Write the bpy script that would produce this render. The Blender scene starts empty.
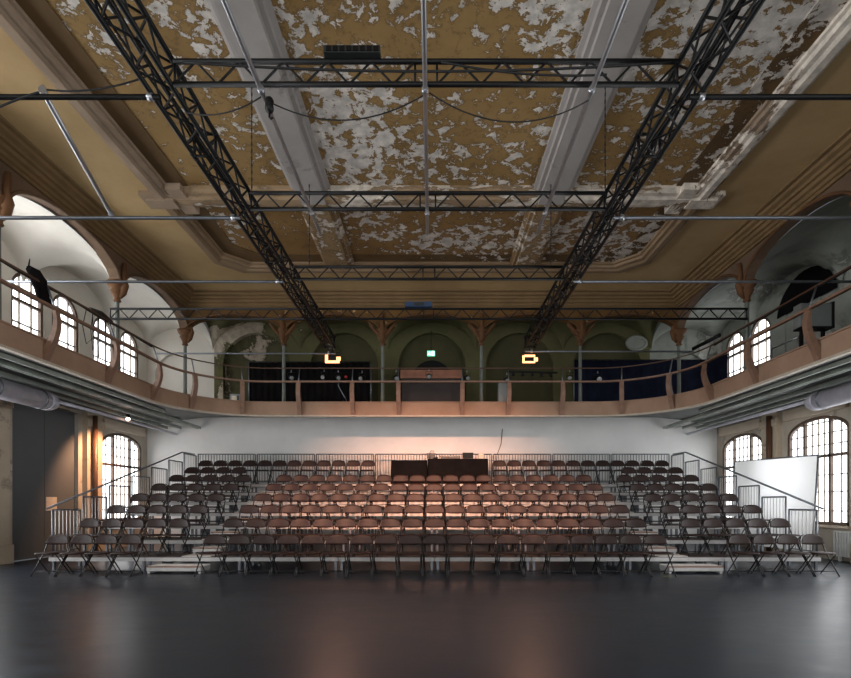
import bpy, math, random
from mathutils import Vector
random.seed(7)
PI = math.pi
SC = bpy.context.scene
COL = SC.collection
sin, cos, R = math.sin, math.cos, math.radians

# ------------------------------------------------------------------ helpers
class MB:
    def __init__(s): s.v = []; s.f = []; s.sm = []
    def add(s, vs, fs, smooth=False):
        b = len(s.v); s.v += [tuple(p) for p in vs]
        for f in fs: s.f.append([b+i for i in f]); s.sm.append(smooth)
        return s
    def box(s, x0, x1, y0, y1, z0, z1):
        vs = [(x0,y0,z0),(x1,y0,z0),(x1,y1,z0),(x0,y1,z0),(x0,y0,z1),(x1,y0,z1),(x1,y1,z1),(x0,y1,z1)]
        return s.add(vs, [(0,3,2,1),(4,5,6,7),(0,1,5,4),(1,2,6,5),(2,3,7,6),(3,0,4,7)])
    def quad(s, a, b, c, d): return s.add([a,b,c,d], [(0,1,2,3)])
    def tube(s, pts, r, n=8, caps=True):
        pts = [Vector(p) for p in pts]; rings = []; up = None
        for i, p in enumerate(pts):
            t = (pts[min(i+1,len(pts)-1)] - pts[max(i-1,0)]).normalized()
            if up is None:
                up = Vector((0,0,1)) if abs(t.z) < .9 else Vector((0,1,0))
            sd = t.cross(up)
            if sd.length < 1e-5: sd = t.cross(Vector((1,0,0)))
            sd.normalize(); up = sd.cross(t).normalized()
            rr = r[i] if isinstance(r, (list, tuple)) else r
            rings.append([p + sd*(rr*cos(2*PI*k/n+PI/n)) + up*(rr*sin(2*PI*k/n+PI/n)) for k in range(n)])
        return s.loft(rings, caps, n > 4)
    def loft(s, rings, caps=True, smooth=True):
        n = len(rings[0]); vs = [p for r_ in rings for p in r_]; fs = []
        for i in range(len(rings)-1):
            for k in range(n):
                k2 = (k+1) % n
                fs.append((i*n+k, i*n+k2, (i+1)*n+k2, (i+1)*n+k))
        b = len(s.v); s.add(vs, fs, smooth)
        if caps:
            s.f.append([b+k for k in range(n)][::-1]); s.sm.append(False)
            s.f.append([b+(len(rings)-1)*n+k for k in range(n)]); s.sm.append(False)
        return s
    def lathe(s, prof, c=(0,0,0), n=14, axis='z'):
        rings = []
        for r_, h in prof:
            ring = []
            for k in range(n):
                a, b = r_*cos(2*PI*k/n), r_*sin(2*PI*k/n)
                q = (a,b,h) if axis == 'z' else ((a,h,b) if axis == 'y' else (h,a,b))
                ring.append((c[0]+q[0], c[1]+q[1], c[2]+q[2]))
            rings.append(ring)
        return s.loft(rings)
    def prism(s, poly, fn0, fn1, smooth=False):
        """poly of 2d points mapped by fn0 / fn1 to the two caps"""
        n = len(poly)
        vs = [fn0(p) for p in poly] + [fn1(p) for p in poly]
        fs = [list(range(n))[::-1], list(range(n, 2*n))] + [(k,(k+1)%n,n+(k+1)%n,n+k) for k in range(n)]
        return s.add(vs, fs, smooth)
    def sweep(s, path, prof, closed=True, smooth=False):
        """prof: list of (o,z); path: function o -> list of (x,y)"""
        lines = [[(x,y,z) for x,y in path(o)] for o,z in prof]
        m = len(lines); L = len(lines[0]); vs = [p for l in lines for p in l]; fs = []
        rng = range(m) if closed else range(m-1)
        for j in rng:
            j2 = (j+1) % m
            for i in range(L-1): fs.append((j*L+i, j*L+i+1, j2*L+i+1, j2*L+i))
        s.add(vs, fs, smooth)
        if closed:
            b = len(s.v)-len(vs)
            s.f.append([b+j*L for j in range(m)]); s.sm.append(False)
            s.f.append([b+j*L+L-1 for j in range(m)][::-1]); s.sm.append(False)
        return s
    def build(s, name, mat, parent=None, offset=None):
        off = Vector(offset) if offset is not None else (Vector(parent.location) if parent is not None else Vector((0,0,0)))
        p = parent.parent if parent is not None else None
        if offset is None:
            while p is not None: off = off + Vector(p.location); p = p.parent
        me = bpy.data.meshes.new(name)
        me.from_pydata([(a-off.x, b-off.y, c-off.z) for a,b,c in s.v], [], s.f)
        me.polygons.foreach_set('use_smooth', s.sm)
        import bmesh
        bm = bmesh.new(); bm.from_mesh(me); bmesh.ops.recalc_face_normals(bm, faces=bm.faces); bm.to_mesh(me); bm.free()
        me.materials.append(mat); me.update()
        o = bpy.data.objects.new(name, me); COL.objects.link(o)
        if parent is not None: o.parent = parent
        return o

def thing(name, label, cat, loc=(0,0,0), group=None):
    o = bpy.data.objects.new(name, None); COL.objects.link(o); o.empty_display_size = .1
    o.location = loc; return tag(o, label, cat, group)
def tag(o, label, cat, group=None):
    o['label'] = label; o['category'] = cat
    if group: o['group'] = group
    return o
def struct(o):
    o['kind'] = 'structure'; return o
def one(name, mb, mat, label, cat, group=None, base=(0,0,0)):
    o = mb.build(name, mat, None, base); o.location = base; return tag(o, label, cat, group)
def dup(root, loc, label, group=None):
    r = root.copy(); COL.objects.link(r); r.location = loc; r['label'] = label
    if group: r['group'] = group
    for ch in list(root.children):
        c = ch.copy(); COL.objects.link(c); c.parent = r
        for g in ch.children:
            d = g.copy(); COL.objects.link(d); d.parent = c
    return r

# ------------------------------------------------------------------ materials
def nodes(name):
    m = bpy.data.materials.new(name); m.use_nodes = True
    return m, m.node_tree, m.node_tree.nodes['Principled BSDF']
def lin(c):
    return tuple(((x/255)/12.92 if x/255 <= .04045 else ((x/255+.055)/1.055)**2.4) for x in c) + (1,)
def noise(nt, scale, detail=5, rough=.6, dist=0, coord='pos', stretch=None):
    t = nt.nodes.new('ShaderNodeTexNoise'); t.inputs['Scale'].default_value = scale; t.inputs['Detail'].default_value = detail
    t.inputs['Roughness'].default_value = rough; t.inputs['Distortion'].default_value = dist
    g = nt.nodes.new('ShaderNodeNewGeometry') if coord == 'pos' else nt.nodes.new('ShaderNodeTexCoord')
    src = g.outputs['Position'] if coord == 'pos' else g.outputs['Object']
    if stretch:
        mp = nt.nodes.new('ShaderNodeMapping'); mp.inputs['Scale'].default_value = stretch
        nt.links.new(src, mp.inputs['Vector']); src = mp.outputs['Vector']
    nt.links.new(src, t.inputs['Vector']); return t.outputs['Fac']
def ramp(nt, fac, stops):
    r = nt.nodes.new('ShaderNodeValToRGB'); e = r.color_ramp.elements
    while len(e) < len(stops): e.new(.5)
    for k, (p, c) in enumerate(stops): e[k].position = p; e[k].color = c if len(c) == 4 else tuple(c)+(1,)
    nt.links.new(fac, r.inputs['Fac']); return r.outputs['Color']
def mathn(nt, op, a, b):
    n = nt.nodes.new('ShaderNodeMath'); n.operation = op
    for i, v in enumerate((a, b)):
        if isinstance(v, (int, float)): n.inputs[i].default_value = v
        else: nt.links.new(v, n.inputs[i])
    return n.outputs[0]
def mix(nt, f, a, b):
    n = nt.nodes.new('ShaderNodeMix'); n.data_type = 'RGBA'
    nt.links.new(f, n.inputs['Factor'])
    for i, v in ((6,a),(7,b)):
        if isinstance(v, tuple): n.inputs[i].default_value = v
        else: nt.links.new(v, n.inputs[i])
    return n.outputs[2]
def bump(nt, bs, h, st=.3, d=.02):
    b = nt.nodes.new('ShaderNodeBump'); b.inputs['Strength'].default_value = st; b.inputs['Distance'].default_value = d
    nt.links.new(h, b.inputs['Height']); nt.links.new(b.outputs['Normal'], bs.inputs['Normal'])
def plain(name, c, rough=.6, metal=0, var=.12, scale=6, spec=.5, coord='pos'):
    m, nt, b = nodes(name); c = lin(c)
    f = noise(nt, scale, 4, .6, 0, coord)
    k0, k1 = 1-var, 1+var
    nt.links.new(ramp(nt, f, [(.3, tuple(x*k0 for x in c[:3])), (.7, tuple(min(1,x*k1) for x in c[:3]))]), b.inputs['Base Color'])
    b.inputs['Roughness'].default_value = rough; b.inputs['Metallic'].default_value = metal
    b.inputs['Specular IOR Level'].default_value = spec
    return m
def emit(name, c, st):
    m, nt, b = nodes(name); b.inputs['Base Color'].default_value = (.02,.02,.02,1)
    b.inputs['Emission Color'].default_value = c if len(c) == 4 else tuple(c)+(1,); b.inputs['Emission Strength'].default_value = st
    return m
def peel(name, c0, c1, flake, scale=1.6, thr=.56, xbias=0, low=.5, rough=.8, stretch=None, flake2=None, edge=.012):
    """old paint with patches peeled away to pale plaster"""
    m, nt, b = nodes(name)
    basec = ramp(nt, noise(nt, .9, 6, .65), [(.3, lin(c0)), (.7, lin(c1))])
    A = noise(nt, scale, 9, .68, .35, 'pos', stretch); B = noise(nt, .33, 2, .5)
    s = mathn(nt, 'ADD', A, mathn(nt, 'MULTIPLY', mathn(nt, 'SUBTRACT', B, .5), low))
    if xbias:
        g = nt.nodes.new('ShaderNodeNewGeometry'); sp = nt.nodes.new('ShaderNodeSeparateXYZ'); nt.links.new(g.outputs['Position'], sp.inputs[0])
        s = mathn(nt, 'ADD', s, mathn(nt, 'MULTIPLY', sp.outputs['X'], xbias))
    mask = ramp(nt, s, [(thr-edge, (0,0,0)), (thr+edge, (1,1,1))])
    fl = ramp(nt, noise(nt, 5, 4, .6), [(.35, lin(flake2 or tuple(int(x*.8) for x in flake))), (.65, lin(flake))])
    # bruised brownish rim round each peeled patch
    rim = ramp(nt, s, [(thr-.09, (0,0,0)), (thr-.02, (.55,.55,.55))])
    basec = mix(nt, rim, basec, lin(tuple(int(x*.62) for x in c0)))
    nt.links.new(mix(nt, mask, basec, fl), b.inputs['Base Color'])
    b.inputs['Roughness'].default_value = rough; b.inputs['Specular IOR Level'].default_value = .25
    inv = mathn(nt, 'SUBTRACT', 1, mask); bump(nt, b, inv, .35, .012)
    return m
M = {}
M['panel'] = peel('ceiling_ochre_peeling', (142,112,68), (168,136,88), (236,228,218), 4.2, .535, .007, .42)
M['panelback'] = peel('ceiling_brown_peeling', (128,98,58), (152,118,74), (222,212,200), 4.2, .585, .004, .5)
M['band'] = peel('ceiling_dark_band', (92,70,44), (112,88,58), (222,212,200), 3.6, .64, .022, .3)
M['mouldback'] = peel('moulding_brown_paint', (126,104,80), (152,128,100), (226,212,194), 1.8, .72, 0, .3)
M['border'] = peel('ceiling_tan', (184,154,108), (202,172,126), (225,210,190), 1.2, .80, .006, .4)
M['mould'] = peel('moulding_paint', (142,122,102), (172,150,128), (236,224,208), 1.8, .60, .032, .3, stretch=(1,.35,1))
M['crossmould'] = peel('cross_moulding_paint', (148,124,94), (174,148,118), (232,220,204), 2.0, .52, .014, .4, stretch=(.4,1,1))
M['beam'] = peel('beam_grey_paint', (152,146,141), (168,162,157), (206,198,188), 1.2, .68, 0, .2)
M['beamold'] = peel('beam_peeled', (128,104,72), (150,122,88), (210,198,184), 3.4, .56, 0, .3)
M['cornice'] = peel('cornice_paint', (112,90,62), (136,110,76), (200,170,130), 1.2, .78, 0, .2, stretch=(1,.3,1))
M['arcade'] = peel('arcade_paint', (104,84,68), (126,102,82), (190,165,140), 1.6, .72, 0, .3)
M['arcadeback'] = peel('arcade_back_paint', (120,88,46), (96,70,42), (196,160,112), 2.4, .62, 0, .3)
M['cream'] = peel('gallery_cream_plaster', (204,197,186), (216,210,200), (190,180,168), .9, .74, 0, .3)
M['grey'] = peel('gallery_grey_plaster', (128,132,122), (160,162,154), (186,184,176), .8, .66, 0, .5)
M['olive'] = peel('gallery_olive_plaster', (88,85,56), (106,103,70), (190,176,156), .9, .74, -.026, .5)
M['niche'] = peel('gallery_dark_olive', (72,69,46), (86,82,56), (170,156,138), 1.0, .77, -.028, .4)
M['white'] = plain('white_wall_paint', (228,227,224), .7, 0, .05, 1.2)
M['wall'] = peel('lower_wall_plaster', (160,150,136), (182,172,158), (205,195,180), 1.1, .66, 0, .3)
M['soffit'] = plain('soffit_paint', (74,78,74), .6, 0, .3, 1.5)
M['joist'] = plain('joist_paint', (140,146,138), .5, 0, .25, 2.5)
M['wood'] = peel('balcony_wood', (140,112,92), (164,134,112), (196,160,132), 2.0, .74, 0, .2)
M['woodpost'] = plain('balcony_post_wood', (128,97,79), .55, 0, .2, 8)
M['lip'] = plain('balcony_lip_paint', (176,164,148), .6)
M['black'] = plain('black_steel', (7,7,8), .5, .0, .25, 9, .3)
M['blackcloth'] = plain('black_cloth', (20,18,18), .95, 0, .3, 3, .1)
M['navy'] = plain('navy_cloth', (26,30,46), .95, 0, .3, 3, .1)
M['cable'] = plain('black_rubber', (22,22,23), .6, 0, .1)
M['silver'] = plain('silver_steel', (176,178,182), .35, .85, .08, 14)
M['galv'] = plain('galvanised_steel', (120,124,130), .42, .8, .12, 9)
M['alu'] = plain('aluminium_frame', (186,184,182), .45, .2, .1, 7)
M['duct'] = plain('duct_foil', (186,184,194), .5, .25, .15, 4)
M['deck'] = plain('deck_ply', (66,54,48), .45, 0, .2, 5)
M['tread'] = plain('tread_ply', (232,228,222), .4, 0, .12, 5)
M['treadedge'] = plain('tread_edge', (130,96,74), .5, 0, .1, 5)
M['iron'] = plain('pale_green_iron', (104,108,100), .55, .1, .15, 5)
M['capital'] = peel('capital_gilt', (92,64,44), (116,82,54), (190,150,110), 4, .66, 0, .2)
M['vinyl'] = plain('chair_vinyl', (42,25,21), .5, 0, .12, 30, .3, 'obj')
M['chairtube'] = plain('chair_tube', (34,31,31), .32, .5, .1, 20, .5, 'obj')
M['door'] = plain('grey_door', (88,90,91), .6, 0, .06, 1.0)
M['frame'] = plain('window_frame_brown', (84,66,52), .55, 0, .2, 5)
M['bar'] = plain('glazing_bar_grey', (128,118,106), .55, 0, .1, 5)
M['pil'] = peel('pilaster_plaster', (170,154,134), (192,176,154), (214,200,180), 1.4, .64, 0, .3)
M['browniron'] = plain('brown_pipe', (86,58,42), .5, 0, .2, 4)
M['box'] = plain('blind_box_tan', (200,184,164), .6, 0, .06, 3)
M['radiator'] = plain('radiator_enamel', (196,196,192), .4)
M['greybox'] = plain('grey_panel', (122,126,124), .5, 0, .08, 3)
M['device'] = plain('dark_device', (44,48,46), .45, 0, .2, 20)
M['pale'] = plain('pale_plastic', (206,190,170), .5)
M['bluebox'] = plain('blue_plastic', (50,72,104), .45)
M['red'] = plain('red_plastic', (170,36,34), .4)
M['yellow'] = plain('yellow_tape', (190,190,40), .5)
M['brownwood'] = plain('brown_counter_wood', (150,98,74), .5, 0, .2, 4)
M['darkwood'] = plain('dark_panel_wood', (44,34,30), .6, 0, .2, 4)
M['dark'] = plain('unlit_doorway', (12,11,10), .9)
DAY = (.94,.97,1.0,1)
M['pane'] = emit('daylit_pane', DAY, 1.8)
M['panefar'] = emit('boosted_unseen_pane', DAY, 5.0); M['panehifar'] = emit('boosted_unseen_gallery_pane', DAY, 7.5)  # unseen panes, glow raised above the visible ones to brighten the hall
M['panehi'] = emit('daylit_gallery_pane', DAY, 1.9)
M['panerear'] = emit('daylit_front_pane', DAY, 2.2)
M['lamp'] = emit('glowing_halogen', (1,.36,.14,1), 1.5)
M['lampsmall'] = emit('glowing_bulb', (1,.62,.38,1), 5)
M['exitgreen'] = emit('exit_sign_green', (.10,.62,.30,1), 1.0)
M['exitwhite'] = emit('exit_sign_white', (.85,1,.9,1), 1.3)
# floor: dark dance floor, scuffed
m, nt, b = nodes('floor_dark_vinyl')
f = noise(nt, 1.6, 9, .74, .5, 'pos', (1,1.8,1)); f2 = noise(nt, 26, 3, .6)
g = nt.nodes.new('ShaderNodeTexBrick'); g.inputs['Scale'].default_value = 1; g.inputs['Mortar Size'].default_value = .004
g.inputs['Brick Width'].default_value = 1.2; g.inputs['Row Height'].default_value = .12
gp = nt.nodes.new('ShaderNodeNewGeometry'); nt.links.new(gp.outputs['Position'], g.inputs['Vector'])
g.inputs['Color1'].default_value = (1,1,1,1); g.inputs['Color2'].default_value = (.8,.8,.8,1); g.inputs['Mortar'].default_value = (.3,.3,.3,1)
c = ramp(nt, f, [(.3, lin((22,28,36))), (.55, lin((34,42,53))), (.75, lin((50,61,75)))])
mx = nt.nodes.new('ShaderNodeMix'); mx.data_type = 'RGBA'; mx.blend_type = 'MULTIPLY'; mx.inputs['Factor'].default_value = .5
nt.links.new(c, mx.inputs[6]); nt.links.new(g.outputs['Color'], mx.inputs[7]); nt.links.new(mx.outputs[2], b.inputs['Base Color'])
rr = nt.nodes.new('ShaderNodeMapRange'); rr.inputs['To Min'].default_value = .22; rr.inputs['To Max'].default_value = .42
nt.links.new(f, rr.inputs['Value']); nt.links.new(rr.outputs[0], b.inputs['Roughness'])
bump(nt, b, f2, .12, .004); b.inputs['Specular IOR Level'].default_value = .36; M['floor'] = m
# translucent projection sheet
m, nt, b = nodes('white_screen_cloth'); b.inputs['Base Color'].default_value = lin((232,232,230)); b.inputs['Roughness'].default_value = .9
tr = nt.nodes.new('ShaderNodeBsdfTranslucent'); tr.inputs['Color'].default_value = (.95,.95,.95,1)
ms = nt.nodes.new('ShaderNodeMixShader'); ms.inputs[0].default_value = .72
out = nt.nodes['Material Output']; nt.links.new(b.outputs[0], ms.inputs[1]); nt.links.new(tr.outputs[0], ms.inputs[2]); nt.links.new(ms.outputs[0], out.inputs[0])
M['screen'] = m

# ------------------------------------------------------------------ dimensions (metres; camera at the origin, hall runs along +Y)
XW, YB, YR = 10.33, 19.0, -4.97          # side walls, back wall, wall behind the camera
XC, YC = 7.95, 16.87                     # arcade column lines
PITCH = 3.64
ZS, ZD, ZF = 4.19, 4.61, 4.64            # balcony soffit, deck, fascia top
ZSP = 7.0; ZCOR = 7.70; ZCE = 8.10       # arch spring, cornice foot, ceiling
RX, RY, RR = 7.6, 16.6, 2.5              # balcony rim

# ------------------------------------------------------------------ walls with arched openings
def arch_z(op, t):
    c, hw, sill, spring, rise = op[:5]
    u = max(-1, min(1, (t-c)/hw))
    return spring + rise*max(0, 1-u*u)**.55
def pierced(fn, t0, t1, z0, z1, ops, d0, d1, both=True, n=14):
    """wall in the (t,z) plane; fn(t,d,z) -> point; openings (centre, half width, sill, spring, rise)"""
    mb = MB(); ts = {t0, t1}
    for op in ops:
        for k in range(n+1): ts.add(round(op[0]+op[1]*cos(PI*k/n)*-1, 5))
    ts = sorted(t for t in ts if t0-1e-6 <= t <= t1+1e-6)
    ds = (d0, d1) if both else (d0,)
    for a, b_ in zip(ts, ts[1:]):
        mid = (a+b_)/2; op = next((o for o in ops if abs(mid-o[0]) < o[1]), None)
        for d in ds:
            if op is None: mb.quad(fn(a,d,z0), fn(b_,d,z0), fn(b_,d,z1), fn(a,d,z1))
            else:
                if op[2] > z0: mb.quad(fn(a,d,z0), fn(b_,d,z0), fn(b_,d,op[2]), fn(a,d,op[2]))
                mb.quad(fn(a,d,arch_z(op,a)), fn(b_,d,arch_z(op,b_)), fn(b_,d,z1), fn(a,d,z1))
        if op is not None:
            mb.quad(fn(a,d0,arch_z(op,a)), fn(b_,d0,arch_z(op,b_)), fn(b_,d1,arch_z(op,b_)), fn(a,d1,arch_z(op,a)))
            if op[2] > z0: mb.quad(fn(a,d0,op[2]), fn(b_,d0,op[2]), fn(b_,d1,op[2]), fn(a,d1,op[2]))
    for op in ops:
        for t in (op[0]-op[1], op[0]+op[1]):
            lo = max(z0, op[2])
            if op[3] > lo: mb.quad(fn(t,d0,lo), fn(t,d1,lo), fn(t,d1,op[3]), fn(t,d0,op[3]))
    return mb
def sidefn(sg): return lambda t, d, z: (sg*(XW+d), t, z)
def backfn(t, d, z): return (t, YB+d, z)
def rearfn(t, d, z): return (t, YR-d, z)

BAYS = [17.5 - 3.4*k for k in range(6)]
win_n = [0]
def window(fn, op, label, pane, d=.22, mull=(), trans=(), bars_t=(), bars_z=(), br=.021):
    """arched window set in a reveal: frame, glazing bars and one lit pane"""
    win_n[0] += 1
    c, hw, sill, spring, rise = op
    p = fn(c, d, sill)
    w = thing('window_%d' % win_n[0], label, 'window', p); struct(w)
    n = 18; ts = [c-hw*cos(PI*k/n) for k in range(n+1)]
    pm = MB()
    for a, b_ in zip(ts, ts[1:]): pm.quad(fn(a,d,sill), fn(b_,d,sill), fn(b_,d,arch_z(op,b_)), fn(a,d,arch_z(op,a)))
    pm.build('pane', pane, w)
    fm = MB(); e = .045
    path = [fn(c-hw+e,d-.05,sill)] + [fn(t+e*(c-t)/hw,d-.05,arch_z(op,t)-e) for t in ts] + [fn(c+hw-e,d-.05,sill)]
    fm.tube(path, .06, 4); fm.tube([fn(c-hw,d-.05,sill+e), fn(c+hw,d-.05,sill+e)], .06, 4)
    for t in mull: fm.tube([fn(c+t,d-.05,sill), fn(c+t,d-.05,arch_z(op,c+t)-.03)], .055, 4)
    for z in trans: fm.tube([fn(c-hw,d-.05,z), fn(c+hw,d-.05,z)], .055, 4)
    fm.build('window_frame', M['frame'], w)
    gm = MB()
    for t in bars_t: gm.tube([fn(c+t,d-.03,sill), fn(c+t,d-.03,arch_z(op,c+t)-.03)], br, 4)
    for z in bars_z:
        q = hw if z <= spring else hw*math.sqrt(max(0, 1-((z-spring)/max(rise,.01))**1.82))
        if q > .1: gm.tube([fn(c-q,d-.03,z), fn(c+q,d-.03,z)], br, 4)
    if gm.v: gm.build('glazing_bars', M['bar'], w)
    return w

for sg, side in ((-1,'left'), (1,'right')):
    fn = sidefn(sg)
    low = []
    for k, y in enumerate(BAYS):
        if sg < 0 and k == 1: low.append((14.1, 1.2, 0, 4.05, .05))       # the tall grey doors
        else: low.append((y, 1.13, .88, 3.38, .40))
    up = []
    for k, y in enumerate(BAYS):
        yy = 17.22 if k == 0 else y
        up += [(yy-.69, .55, 5.2, 6.85, .47), (yy+.69, .55, 5.2, 6.85, .47)]
    wl = struct(pierced(fn, YR, YB, 0, ZS+.02, low, 0, .32, False).build('wall_'+side, M['wall']))
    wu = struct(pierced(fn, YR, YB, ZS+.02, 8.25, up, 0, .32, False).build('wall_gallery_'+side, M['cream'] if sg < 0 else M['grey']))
    for k, op in enumerate(low):
        if op[2] == 0: continue
        nm = ['by the back corner', 'next to the second pilaster', 'beside the stage floor', 'nearer the middle of the hall', 'level with the viewer', 'behind the viewer'][k]
        window(fn, op, 'tall arched ground floor window in the %s wall %s' % (side, nm), M['pane' if k < 2 else 'panefar'], .10, (-.47,.47), (2.7,), (-.8,0,.8,-.22,.22), (1.25,1.75,2.2,3.0,3.3,3.6))
    for k, op in enumerate(up):
        b_ = k//2
        if sg > 0 and b_ >= 1:
            win_n[0] += 0
            mb = MB(); n = 14; ts = [op[0]-op[1]*cos(PI*j/n) for j in range(n+1)]
            for a, c_ in zip(ts, ts[1:]):
                for d in (.05, .09): mb.quad(fn(a,d,op[2]), fn(c_,d,op[2]), fn(c_,d,arch_z(op,c_)), fn(a,d,arch_z(op,a)))
            o = mb.build('board_and_shade_wall', M['grey']); struct(o)
            if k == 2:
                lo = (14.5, 1.15, 6.95, 6.95, .95); mb = MB(); ts = [lo[0]-lo[1]*cos(PI*j/n) for j in range(n+1)]
                for a, c_ in zip(ts, ts[1:]):
                    for d in (-.03, .0): mb.quad(fn(a,d,lo[2]), fn(c_,d,lo[2]), fn(c_,d,arch_z(lo,c_)), fn(a,d,arch_z(lo,a)))
                struct(mb.build('board_and_shade_wall', M['blackcloth']))  # flat black sheet standing in for the shaded recess under the vault
            continue
        nm = ['back corner', 'second bay', 'third bay', 'fourth bay', 'fifth bay', 'sixth bay'][b_]
        window(fn, op, 'small round arched %s gallery window, %s pane of the pair in the %s' % (side, 'nearer' if k % 2 == 0 else 'farther', nm), M['panehi' if b_ < 2 else 'panehifar'], .12, (), (6.55,), (-.2,.2), (5.6,6.0,6.9), .028)
# wall below the gallery at the back, white
struct(MB().quad((-XW,YB,0),(XW,YB,0),(XW,YB,ZD),(-XW,YB,ZD)).build('wall_back', M['white']))
# gallery back wall with arched niches
BX = [-6.36,-3.18,0,3.18,6.36]
nic = [(x, 1.22, ZD+.02, 6.5, 1.15) for x in BX]
gb = pierced(backfn, -XC+.05, XC-.05, ZD, 8.25, nic, 0, .22, False)
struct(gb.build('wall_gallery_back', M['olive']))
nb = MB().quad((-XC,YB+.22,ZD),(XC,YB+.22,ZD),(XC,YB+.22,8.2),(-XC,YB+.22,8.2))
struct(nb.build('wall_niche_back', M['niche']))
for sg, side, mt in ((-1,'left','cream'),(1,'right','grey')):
    x0, x1 = sorted((sg*(XC-.05), sg*XW)); cx = (x0+x1)/2
    e = pierced(backfn, x0, x1, ZD, 8.25, [(cx, .92, ZD+.02, 6.15, .8)], 0, .15, False)
    e.quad((x0,YB+.15,ZD),(x1,YB+.15,ZD),(x1,YB+.15,7.2),(x0,YB+.15,7.2))
    struct(e.build('wall_gallery_end_'+side, M[mt]))
# arched dark doorway in the middle niche
dm = MB(); n = 16; op = (0, .78, ZD, 5.9, .78); ts = [op[0]-op[1]*cos(PI*j/n) for j in range(n+1)]
for a, c_ in zip(ts, ts[1:]):
    for d in (.14, .2): dm.quad((a,YB+d,ZD),(c_,YB+d,ZD),(c_,YB+d,arch_z(op,c_)),(a,YB+d,arch_z(op,a)))
struct(dm.build('door_2', M['dark']))
# wall behind the camera with tall front windows
rops = [(-6.2,1.3,1.0,5.2,1.2),(-2.1,1.3,1.0,5.2,1.2),(2.1,1.3,1.0,5.2,1.2),(6.2,1.3,1.0,5.2,1.2)]
struct(pierced(rearfn, -XW, XW, 0, 8.25, rops, 0, .3, False).build('wall_front', M['wall']))
for k, op in enumerate(rops):
    window(rearfn, op, 'tall arched front window behind the viewer, %s along the wall' % ['first','second','third','fourth'][k], M['panerear'], .25, (0,), (3.2,))
# floor
struct(MB().quad((-XW,YR,0),(XW,YR,0),(XW,YB,0),(-XW,YB,0)).build('floor', M['floor']))

# grey tall doors in the left wall
d = thing('door_1', 'pair of tall dark grey doors in the left wall', 'door', (-XW-.1, 14.1, 0)); struct(d)
MB().box(-XW-.16,-XW-.10, 12.91,14.09, .01,4.08).build('door_leaf', M['door'], d)
MB().box(-XW-.16,-XW-.10, 14.11,15.29, .01,4.08).build('door_leaf', M['door'], d)
one('notice_sheet', MB().box(-XW-.1,-XW-.085, 14.15,14.55, 1.25,1.62), M['pale'], 'small pale notice sheet fixed low on the grey door', 'notice')

# pilasters and trim on the side walls
tn = 0
for sg in (-1, 1):
    for k, y in enumerate((15.85, 12.3)):
        tn += 1
        mb = MB()
        mb.box(*sorted((sg*XW, sg*(XW-.14))), y-.36, y+.36, 0, ZS)
        mb.box(*sorted((sg*XW, sg*(XW-.20))), y-.40, y+.40, 0, .45)
        mb.box(*sorted((sg*XW, sg*(XW-.20))), y-.40, y+.40, 3.75, 3.95)
        struct(mb.build('trim_%d' % tn, M['pil']))
    for k, y in enumerate((17.5, 14.1)):
        if sg < 0 and k == 1: continue
        b_ = MB().box(*sorted((sg*XW, sg*(XW-.12))), y-1.15, y+1.15, 3.83, 4.1)
        one('blind_box', b_, M['box'], 'tan roller blind box over the %s window%s' % ('left wall' if sg < 0 else 'right wall', ' by the back corner' if k == 0 else ' beside the leaning screen'), 'blind box', 'blind boxes over the ground floor windows')
        s_ = MB().box(*sorted((sg*XW, sg*(XW-.10))), y-1.2, y+1.2, .82, .88); tn += 1
        struct(s_.build('trim_%d' % tn, M['box']))
one('standpipe', MB().tube([(-XW+.24,15.70,0),(-XW+.24,15.70,ZS-.12)], .07, 10), M['browniron'], 'brown vertical pipe on the warm lit left pilaster', 'pipe')
one('downpipe', MB().tube([(XW-.22,15.72,0),(XW-.22,15.72,ZS-.12)], .08, 10), M['browniron'], 'dark brown vertical pipe between the two right windows', 'pipe')

# ------------------------------------------------------------------ gallery: deck, fascia, vaults, arcade
def rim(o, y0=YR+.02, nseg=14, ends=True):
    pts = [(-(RX+o), y0), (-(RX+o), 8)]
    for k in range(nseg+1):
        a = PI/2*k/nseg; pts.append((-(RX-RR) - (RR+o)*cos(a), RY-RR+(RR+o)*sin(a)))
    q = [(-x, y) for x, y in pts[::-1]]
    return pts + [(0, RY+o)] + q
def outer():
    pts = [(-XW, YR+.02), (-XW, 8)]
    for k in range(15):
        a = PI/2*k/14; dx, dy = cos(a), sin(a); cx, cy = -(RX-RR), RY-RR
        t = min((XW+cx)/dx if dx > 1e-6 else 1e9, (YB-cy)/dy if dy > 1e-6 else 1e9)
        pts.append((cx-t*dx, cy+t*dy))
    return pts + [(0, YB)] + [(-x, y) for x, y in pts[::-1]]
a_, b_ = rim(.03), outer(); bal = MB(); n = len(a_)
bal.add([(x,y,ZD) for x,y in a_]+[(x,y,ZD) for x,y in b_]+[(x,y,ZS+.04) for x,y in a_]+[(x,y,(ZS+.04 if y < YB-.01 else ZS+.04+.34*max(0,min(1,(10.33-abs(x))/1.8)))) for x,y in b_],
        [(i,i+1,n+i+1,n+i) for i in range(n-1)] + [(2*n+i,2*n+i+1,3*n+i+1,3*n+i) for i in range(n-1)])
balcony = struct(bal.build('balcony', M['soffit']))
MB().sweep(rim, [(0,ZS+.05),(0,ZF),(-.03,ZF),(-.03,ZF+.03),(.07,ZF+.03),(.07,ZS+.05)]).build('fascia', M['wood'], balcony)
MB().sweep(rim, [(-.045,ZS),(-.045,ZS+.05),(.07,ZS+.05),(.07,ZS)]).build('lip', M['lip'], balcony)
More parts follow.
